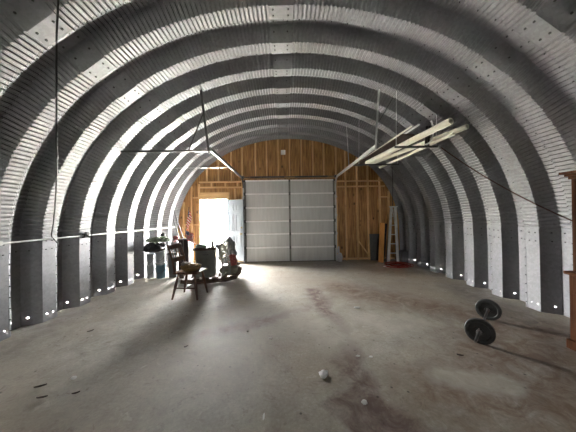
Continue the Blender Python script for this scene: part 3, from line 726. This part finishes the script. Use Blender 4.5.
# low wooden sled platform carrying the pile
sl = thing('wooden_sled', 'low dark wooden sled platform under the pile, its tip curled up', 'sled', (-1.75, 5.45, 0))
rz = Matrix.Rotation(math.radians(16), 3, 'Z'); so = Vector((-1.75, 5.45, 0))
def spt(x, y, z): return so+rz @ Vector((x, y, z))
for sy in (-0.26, 0.26):
    pts = [spt(-0.62, sy, 0.10), spt(-0.3, sy, 0.055), spt(0.3, sy, 0.055), spt(0.52, sy, 0.09), spt(0.62, sy, 0.20), spt(0.64, sy, 0.31)]
    b = MB()
    for p, q in zip(pts, pts[1:]): b.beam(p-(q-p).normalized()*0.015, q+(q-p).normalized()*0.015, 0.045, 0.09, 0, 0, (0, 0, 1) if abs((q-p).normalized().z) < 0.9 else (-1, 0, 0))
    b.build('runner', M['oldwood'], sl)
for k in range(6):
    x = -0.52+k*0.2; b = MB(); b.box(spt(x, 0, 0.128), (0.15, 0.64, 0.025), rz, 0, 0.004); b.build('slat', M['oldwood'], sl)
# grey trunk on the sled
tk = thing('storage_chest', 'grey storage chest with an overhanging lid behind the wooden chair', 'trunk', (-1.86, 5.43, 0.141))
r2 = Matrix.Rotation(math.radians(10), 3, 'Z'); to = Vector((-1.86, 5.43, 0.141))
def tpt(x, y, z): return to+r2 @ Vector((x, y, z))
b = MB(); b.box(tpt(0, 0, 0.30), (0.42, 0.40, 0.60), r2, 0, 0.012); b.build('body', M['trunk'], tk)
b = MB(); b.box(tpt(-0.01, 0, 0.62), (0.50, 0.46, 0.05), r2, 0, 0.012); b.build('lid', M['oldwood'], tk)
b = MB(); b.box(tpt(0, -0.203, 0.50), (0.36, 0.012, 0.11), r2, 0, 0.004); b.build('drawer_front', M['trunk'], tk)
b = MB(); b.box(tpt(0, -0.203, 0.23), (0.36, 0.012, 0.34), r2, 0, 0.004); b.build('panel', M['trunk'], tk)
b = MB(); b.tube([tpt(-0.07, -0.208, 0.50), tpt(-0.06, -0.235, 0.50), tpt(0.06, -0.235, 0.50), tpt(0.07, -0.208, 0.50)], 0.007, 8); b.build('handle', M['darksteel'], tk, True)
TZ = 0.141+0.645
tp = thing('hand_pump', 'slim hand pump with a T handle standing on the grey chest', 'pump', (-1.80, 5.45, TZ))
b = MB(); b.lathe([(0, 0), (0.05, 0), (0.05, 0.012), (0.022, 0.016), (0.022, 0.16), (0.014, 0.165), (0, 0.165)], (-1.80, 5.45, TZ), (0, 0, 1), 16); b.build('barrel', M['trunk'], tp, True)
b = MB(); b.tube([(-1.80, 5.45, TZ+0.15), (-1.80, 5.45, TZ+0.30)], 0.007, 8); b.build('rod', M['darksteel'], tp, True)
b = MB(); b.tube([(-1.89, 5.45, TZ+0.30), (-1.71, 5.45, TZ+0.30)], 0.012, 10); b.build('handle', M['oldwood'], tp, True)
bo = thing('bottle', 'small tan bottle standing right of the hand pump on the chest', 'bottle', (-1.70, 5.40, TZ))
b = MB(); b.lathe([(0, 0), (0.035, 0.0), (0.036, 0.10), (0.03, 0.13), (0.014, 0.15), (0.014, 0.17), (0, 0.17)], (-1.70, 5.40, TZ), (0, 0, 1), 18); b.build('body', M['beige'], bo, True)
b = MB(); b.lathe([(0.016, 0.168), (0.018, 0.168), (0.018, 0.19), (0, 0.192)], (-1.70, 5.40, TZ), (0, 0, 1), 14); b.build('cap', M['trunk'], bo, True)
b = MB(); b.blob((-1.96, 5.36, TZ+0.035), (0.12, 0.12, 0.045), 0.3, 2.5, 12, 4, 0.75); tag(b.build('rag', M['paleGreen'], None, 'all', origin=(-1.96, 5.36, TZ)), 'pale green rag bunched on the lid of the grey chest', 'cloth')
# curved white lattice rail leaning on the trunk
lt = thing('lattice_rail', 'curved white lattice rail standing against the side of the grey chest', 'lattice', (-1.50, 5.30, 0.141))
def lpt(u, v): # u up 0..1, v across
    w = u*1.25
    return Vector((-1.35-0.30*(1-math.cos(w))+v*0.16*math.cos(0.5), 5.26+v*0.10+0.14*u, 0.17+0.72*math.sin(w)))
for v in (-0.5, 0.5):
    b = MB(); b.tube([lpt(i/16, v) for i in range(17)], 0.020, 8); b.build('side_rail', M['lattice'], lt, True)
for k in range(8):
    b = MB(); b.tube([lpt(k/8, -0.5), lpt((k+1)/8, 0.5)], 0.015, 6); b.tube([lpt((k+1)/8, -0.5), lpt(k/8, 0.5)], 0.015, 6); b.build('rung', M['lattice'], lt, True)
# bags on the sled
b = MB(); b.blob((-1.45, 5.72, 0.60), (0.21, 0.16, 0.32), 0.30, 1.9, 21, 5, 0.85); tag(b.build('plastic_bag', M['film'], None, 'all', origin=(-1.42, 5.62, 0.29)), 'cloudy clear plastic bag heaped on the right end of the pile', 'bag')
b = MB(); b.blob((-1.26, 5.47, 0.46), (0.10, 0.085, 0.13), 0.4, 2.4, 31, 4, 0.95); tag(b.build('cloth_bundle', M['redcloth'], None, 'all', origin=(-1.30, 5.47, 0.33)), 'dull red cloth bundle before the clear plastic bag', 'cloth')
b = MB(); b.blob((-1.33, 5.57, 0.225), (0.27, 0.22, 0.105), 0.12, 1.7, 41, 4, 0.8); tag(b.build('cushion', M['beige'], None, 'all', origin=(-1.33, 5.55, 0.14)), 'flat beige cushion on the sled under the plastic bag', 'cushion')

# narrow dark brown cabinet behind the chair
dc = thing('narrow_cabinet', 'tall narrow dark brown cabinet behind the chair, below the flags', 'cabinet', (-2.49, 5.65, 0))
b = MB(); b.span((-2.61, 5.66, 0.0), (-2.37, 5.95, 0.96), 0, 0.006); b.build('body', M['darkbrown'], dc)
for x0, x1 in ((-2.61, -2.502), (-2.478, -2.37)):
    b = MB(); b.span((x0, 5.64, 0.04), (x1, 5.66, 0.94), 0, 0.004); dd = b.build('door', M['darkbrown'], dc)
    kb = MB(); kb.lathe([(0, 0.022), (0.01, 0.018), (0.005, 0.008), (0.005, 0)], (x1-0.02 if x0 < -2.55 else x0+0.02, 5.64, 0.55), (0, -1, 0), 10); kb.build('knob', M['brass'], dd, True)
b = MB(); b.span((-2.502, 5.645, 0.04), (-2.478, 5.66, 0.94)); b.build('edge_strip', M['beige'], dc)

# flags on staffs
def flag(base, top_, h, w, folds, lean, label, seed):
    """small striped flag hanging in folds from the top of a wooden staff"""
    r = thing('flag', label, 'flag', base, 'striped flags in the pile')
    base, top_ = Vector(base), Vector(top_)
    b = MB(); b.tube([base, top_], 0.007, 8); b.lathe([(0, 0.03), (0.012, 0.02), (0.012, 0.008), (0.006, 0)], top_, (0, 0, 1), 10); b.build('staff', M['oldwood'], r, True)
    d = (base-top_).normalized(); nu, nv = 39, 26; vs = []; fs = []; mi = []
    for j in range(nv+1):
        v = j/nv
        for i in range(nu+1):
            u = i/nu; hoist = top_+d*(0.02+h*u)
            fold = 0.03*math.sin(v*folds*PI+seed+u*1.2)*min(1, 0.2+2*v)
            vs.append(hoist+Vector((w*0.55*v*lean+0.02*math.sin(u*5+seed)*v, fold-0.045*v-0.012, -0.45*h*v*(0.7+0.3*v))))
    for j in range(nv):
        for i in range(nu):
            fs.append((j*(nu+1)+i, j*(nu+1)+i+1, (j+1)*(nu+1)+i+1, (j+1)*(nu+1)+i))
            canton = i < 15 and j < 10
            m_ = 2 if canton else (0 if (i//3) % 2 == 0 else 1)
            if canton and i % 4 == 2 and j % 2 == 1: m_ = 1
            mi.append(m_)
    b = MB(); b.v = vs; b.f = fs; b.mi = mi
    o = b.build('cloth', [M['flagred'], M['flagwhite'], M['flagblue']], r, 'all')
    md = o.modifiers.new('thickness', 'SOLIDIFY'); md.thickness = 0.003
flag((-2.52, 5.80, 0.961), (-2.40, 5.78, 1.72), 0.40, 0.40, 4, 0.30, 'upper striped red and white flag beside the open doorway', 1.0)
flag((-2.29, 5.70, 0.005), (-2.41, 5.58, 1.20), 0.24, 0.40, 5, 1.0, 'lower striped flag drooping over the narrow brown cabinet', 2.2)

# buckets and the goods on them by the left wall
def bucket(x, y, z, r, h, mat, label, blue=False):
    o = thing('plastic_bucket', label, 'bucket', (x, y, z), 'buckets stacked by the left wall')
    b = MB(); b.lathe([(0, 0), (r*0.86, 0), (r*0.9, 0.01), (r*0.97, h*0.8), (r*1.04, h*0.82), (r*1.04, h*0.86), (r*0.98, h*0.87), (r, h-0.02), (0, h-0.02)], (x, y, z), (0, 0, 1), 28); b.build('body', mat, o, True)
    b = MB(); b.lathe([(r*1.02, h-0.045), (r*1.06, h-0.045), (r*1.06, h-0.006), (r*0.98, h), (r*0.9, h-0.006), (0, h-0.006)], (x, y, z), (0, 0, 1), 28); b.build('lid', M['bucket'], o, True)
    b = MB(); b.tube([(x+r*1.05*math.cos(w), y-r*1.08*math.sin(w)*0.35-r*0.9*math.sin(w)*0.7, z+h*0.72-0.14*math.sin(w)) for w in [PI*i/14 for i in range(15)]], 0.004, 6); b.build('handle', M['darksteel'], o, True)
    return o
bucket(-3.11, 5.78, 0.0, 0.115, 0.38, M['bluebucket'], 'blue bucket with a white lid at the bottom of the right stack', True)
bucket(-3.11, 5.78, 0.381, 0.108, 0.27, M['bucket'], 'white bucket on top of the blue bucket')
bucket(-3.37, 5.80, 0.0, 0.095, 0.33, M['bucket'], 'bottom white bucket of the stack nearest the left wall')
bucket(-3.37, 5.80, 0.331, 0.09, 0.27, M['bucket'], 'upper white bucket of the stack nearest the left wall')
b = MB(); b.blob((-3.23, 5.74, 0.75), (0.24, 0.22, 0.14), 0.24, 2.2, 51, 5, 0.62); tag(b.build('duffel_bag', M['blackcloth'], None, 'all', origin=(-3.25, 5.76, 0.65)), 'black bag slumped on top of the stacked buckets', 'bag')
b = MB(); b.blob((-3.17, 5.80, 0.935), (0.21, 0.17, 0.06), 0.5, 2.6, 61, 5, 0.6, ridge=True); tag(b.build('tarp', M['greencloth'], None, 'all', origin=(-3.12, 5.8, 0.85)), 'crumpled grey green tarp on top of the black bag', 'tarp')
bn = thing('storage_bin', 'dark storage bin standing between the buckets and the brown cabinet', 'bin', (-2.82, 5.86, 0))
b = MB(); b.lathe([(0, 0), (0.13, 0), (0.15, 0.56), (0.158, 0.56), (0.158, 0.585), (0.14, 0.585), (0.12, 0.03), (0, 0.02)], (-2.82, 5.86, 0), (0, 0, 1), 4); b.build('body', M['greybox'], bn)
b = MB(); b.box((-2.82, 5.86, 0.595), (0.26, 0.26, 0.03), Matrix.Rotation(0.0, 3, 'Z'), 0, 0.008); b.build('lid', M['black'], bn)
b = MB(); b.blob((-2.76, 5.82, 0.765), (0.11, 0.12, 0.15), 0.32, 2.2, 71, 4, 0.95); tag(b.build('plastic_bag', M['bagwhite'], None, 'all', origin=(-2.8, 5.82, 0.62)), 'stuffed white plastic bag on the dark storage bin', 'bag')
b = MB(); b.blob((-2.75, 5.82, 0.985), (0.06, 0.07, 0.05), 0.3, 2.0, 81, 4, 0.9); tag(b.build('small_cloth', M['redcloth'], None, 'all', origin=(-2.82, 5.8, 0.93)), 'small dull red cloth on top of the stuffed white bag', 'cloth')
b = MB(); b.blob((-3.08, 5.83, 1.06), (0.06, 0.06, 0.045), 0.2, 2.0, 83, 3, 0.95); tag(b.build('black_bundle', M['blackcloth'], None, 'all', origin=(-3.02, 5.83, 0.95)), 'small black bundle on the grey green tarp', 'bundle')
for k, (x0, x1, z1, lab) in enumerate(((-2.78, -3.36, 1.70, 'longer dark stick leaning on the left wall behind the pile'), (-2.90, -3.40, 1.45, 'shorter dark stick leaning on the left wall behind the pile'))):
    b = MB(); b.tube([(x0, 6.95+0.03*k, 0.01), (x1, 7.0+0.03*k, z1)], [0.016, 0.013], 8); tag(b.build('stick', M['darksteel'], None, True, origin=(x0, 6.95, 0)), lab, 'stick')

# ------------------------------------------------------------------ crumbs on the floor
def pebble(x, y, d, mat, label, seed, name='stone', cat='stone'):
    b = MB(); b.blob((x, y, d[2]*0.8), d, 0.35, 1.6, seed, 3, 0.8); tag(b.build(name, mat, origin=(x, y, 0)), label, cat, 'stone chips scattered on the floor')
pebble(0.335, 2.13, (0.040, 0.050, 0.017), M['stone'], 'largest white stone chip near the middle of the floor', 3)
pebble(0.60, 1.80, (0.022, 0.022, 0.012), M['stone'], 'small round white stone on the purple brown stain', 5)
pebble(-1.985, 2.165, (0.024, 0.016, 0.012), M['stone'], 'white flake alone on the left part of the floor', 7)
pebble(-0.20, 2.79, (0.018, 0.014, 0.010), M['stone'], 'white flake beyond the large stone chip, left of the middle', 9)
pebble(0.74, 2.40, (0.02, 0.013, 0.008), M['stone'], 'left of two pale flakes right of the large stone chip', 11)
pebble(0.87, 2.38, (0.02, 0.013, 0.008), M['stone'], 'right of two pale flakes right of the large stone chip', 13)
pebble(1.13, 3.66, (0.05, 0.02, 0.010), M['stone'], 'pale flat flake between the grey door and the barbell', 15)
pebble(-0.50, 2.97, (0.016, 0.018, 0.012), M['leafdry'], 'dark pebble left of the white flake', 17)
pebble(-0.18, 1.70, (0.007, 0.03, 0.007), M['stone'], 'thin white sliver on the floor in front of the stone chip', 18, 'sliver', 'chip')
def leaf(x, y, a, l, label):
    vs, fs = [], []; n = 8
    for i in range(n+1):
        u = i/n; w = 0.30*l*math.sin(PI*min(1, u*0.97+0.02)); z = 0.006+0.03*(u-0.5)**2
        for k in (-1, 0, 1):
            p = Vector((u*l-l/2, k*w/2, z+0.010*abs(k))); q = Matrix.Rotation(a, 3, 'Z') @ p; vs.append(q+Vector((x, y, 0)))
    for i in range(n):
        for k in range(2): fs.append((i*3+k, i*3+k+1, i*3+k+4, i*3+k+3))
    b = MB(); b.add(vs, fs); o = b.build('dry_leaf', M['leafdry'], origin=(x, y, 0)); md = o.modifiers.new('thickness', 'SOLIDIFY'); md.thickness = 0.003
    tag(o, label, 'leaf', 'dry leaves on the floor')
leaf(-2.18, 2.06, 0.5, 0.085, 'dry leaf left of the lone white flake')
leaf(-2.03, 1.93, 0.3, 0.075, 'dry leaf nearest the camera on the left floor')
leaf(-1.79, 1.97, 0.5, 0.055, 'dry leaf right of the lone white flake')
leaf(-2.58, 3.06, 0.9, 0.07, 'dry leaf close to the left wall')
leaf(-1.15, 2.64, 0.8, 0.05, 'dry leaf in front of the wooden chair')
leaf(1.79, 2.36, -0.4, 0.06, 'dry leaf in front of the barbell')

# ------------------------------------------------------------------ trees seen through the doorway
def tree(x, y, h, r, label, seed):
    o = thing('tree', label, 'tree', (x, y, -0.12)); rn = random.Random(seed)
    b = MB(); b.tube([(x, y, -0.12), (x+0.05, y, h*0.3), (x-0.04, y+0.1, h*0.65)], [0.14, 0.11, 0.05], 10)
    for k in range(6):
        a = rn.uniform(0, 2*PI); z = h*rn.uniform(0.3, 0.6); b.tube([(x, y, z), (x+r*0.6*math.cos(a), y+r*0.6*math.sin(a), z+h*0.2)], [0.045, 0.015], 6)
    b.build('trunk', M['bark'], o, True)
    vs, fs = [], []
    for k in range(2600):
        d = Vector((rn.gauss(0, 1), rn.gauss(0, 1), rn.gauss(0, 1))).normalized()*rn.uniform(0.45, 1)**0.5
        p = Vector((x+d.x*r, y+d.y*r, h*0.68+d.z*h*0.34)); s_ = rn.uniform(0.05, 0.10)
        u = Vector((rn.gauss(0, 1), rn.gauss(0, 1), rn.gauss(0, 1))).normalized(); w = u.orthogonal().normalized()
        i = len(vs); vs += [p-u*s_, p+w*s_*0.5, p+u*s_, p-w*s_*0.5]; fs.append((i, i+1, i+2, i+3))
    b = MB(); b.add(vs, fs); b.build('foliage', M['foliage'], o)
tree(-5.6, 17.5, 4.6, 1.7, 'leafy tree seen faintly through the open doorway', 2)

# ------------------------------------------------------------------ sky, camera, view
w = bpy.data.worlds.new('sky'); S.world = w; w.use_nodes = True

bg = w.node_tree.nodes['Background']
_tc = w.node_tree.nodes.new('ShaderNodeTexCoord'); _sx = w.node_tree.nodes.new('ShaderNodeSeparateXYZ'); _rp = w.node_tree.nodes.new('ShaderNodeValToRGB')
w.node_tree.links.new(_tc.outputs['Generated'], _sx.inputs[0]); w.node_tree.links.new(_sx.outputs['Z'], _rp.inputs[0]); _mr = w.node_tree.nodes.new('ShaderNodeMapRange'); _mr.inputs['From Min'].default_value = -1; _mr.inputs['From Max'].default_value = 1; _mr.inputs['To Min'].default_value = SKY*1.6; _mr.inputs['To Max'].default_value = SKY*0.4
w.node_tree.links.new(_sx.outputs['X'], _mr.inputs['Value']); w.node_tree.links.new(_mr.outputs[0], bg.inputs['Strength'])
w.node_tree.links.new(_rp.outputs[0], bg.inputs['Color'])
_rp.color_ramp.elements[0].position = 0.0; _rp.color_ramp.elements[0].color = (1.0, 0.985, 0.955, 1)
_rp.color_ramp.elements[1].position = 0.9; _rp.color_ramp.elements[1].color = (0.5, 0.54, 0.6, 1)
_e = _rp.color_ramp.elements.new(0.3); _e.color = (0.92, 0.93, 0.93, 1)
bg.inputs['Strength'].default_value = 4.0
sl_ = bpy.data.lights.new('sun', 'SUN'); sl_.energy = SUN; sl_.angle = 0.009; sl_.color = (1.0, 0.95, 0.86)
so_ = bpy.data.objects.new('sun', sl_); COL.objects.link(so_); so_.rotation_euler = Vector((0.30, 0.50, -0.80)).to_track_quat('-Z', 'Y').to_euler(); so_.location = (20, -5, 25)
def portal(loc, sx, sz, ry):
    l = bpy.data.lights.new('sky_portal', 'AREA'); l.shape = 'RECTANGLE'; l.size = sx; l.size_y = sz; l.cycles.is_portal = True
    o = bpy.data.objects.new('sky_portal', l); COL.objects.link(o); o.location = loc; o.rotation_euler = (ry, 0, 0); o['kind'] = 'helper'
portal(((DX0+DX1)/2, YW+0.12, DZ/2), DX1-DX0, DZ, -PI/2)
for h_ in FILL_OPENING: portal(((h_[0]+h_[1])/2, -9.21, (h_[2]+h_[3])/2), h_[1]-h_[0], h_[3]-h_[2], PI/2)  # steers sky sampling through the added fill opening, not a doorway

cam = bpy.data.cameras.new('camera'); co2 = bpy.data.objects.new('camera', cam); COL.objects.link(co2)
cam.sensor_width = 36; cam.lens = 230/576*36; cam.clip_start = 0.05; cam.clip_end = 300
yaw, pitch, roll = -math.atan(3/230), math.atan(0.5/230), -0.0157
co2.matrix_world = Matrix.Translation((0, 0, 1.475)) @ (Matrix.Rotation(yaw, 4, 'Z') @ Matrix.Rotation(PI/2+pitch, 4, 'X') @ Matrix.Rotation(roll, 4, 'Z'))
S.camera = co2
S.view_settings.view_transform = 'Standard'; S.view_settings.look = 'None'; S.view_settings.gamma = 1; S.view_settings.use_curve_mapping = False
S.view_settings.exposure = 5.35
cy = S.cycles
cy.use_denoising = True
cy.max_bounces = 16; cy.diffuse_bounces = 10; cy.glossy_bounces = 8
cy.sample_clamp_indirect = 0
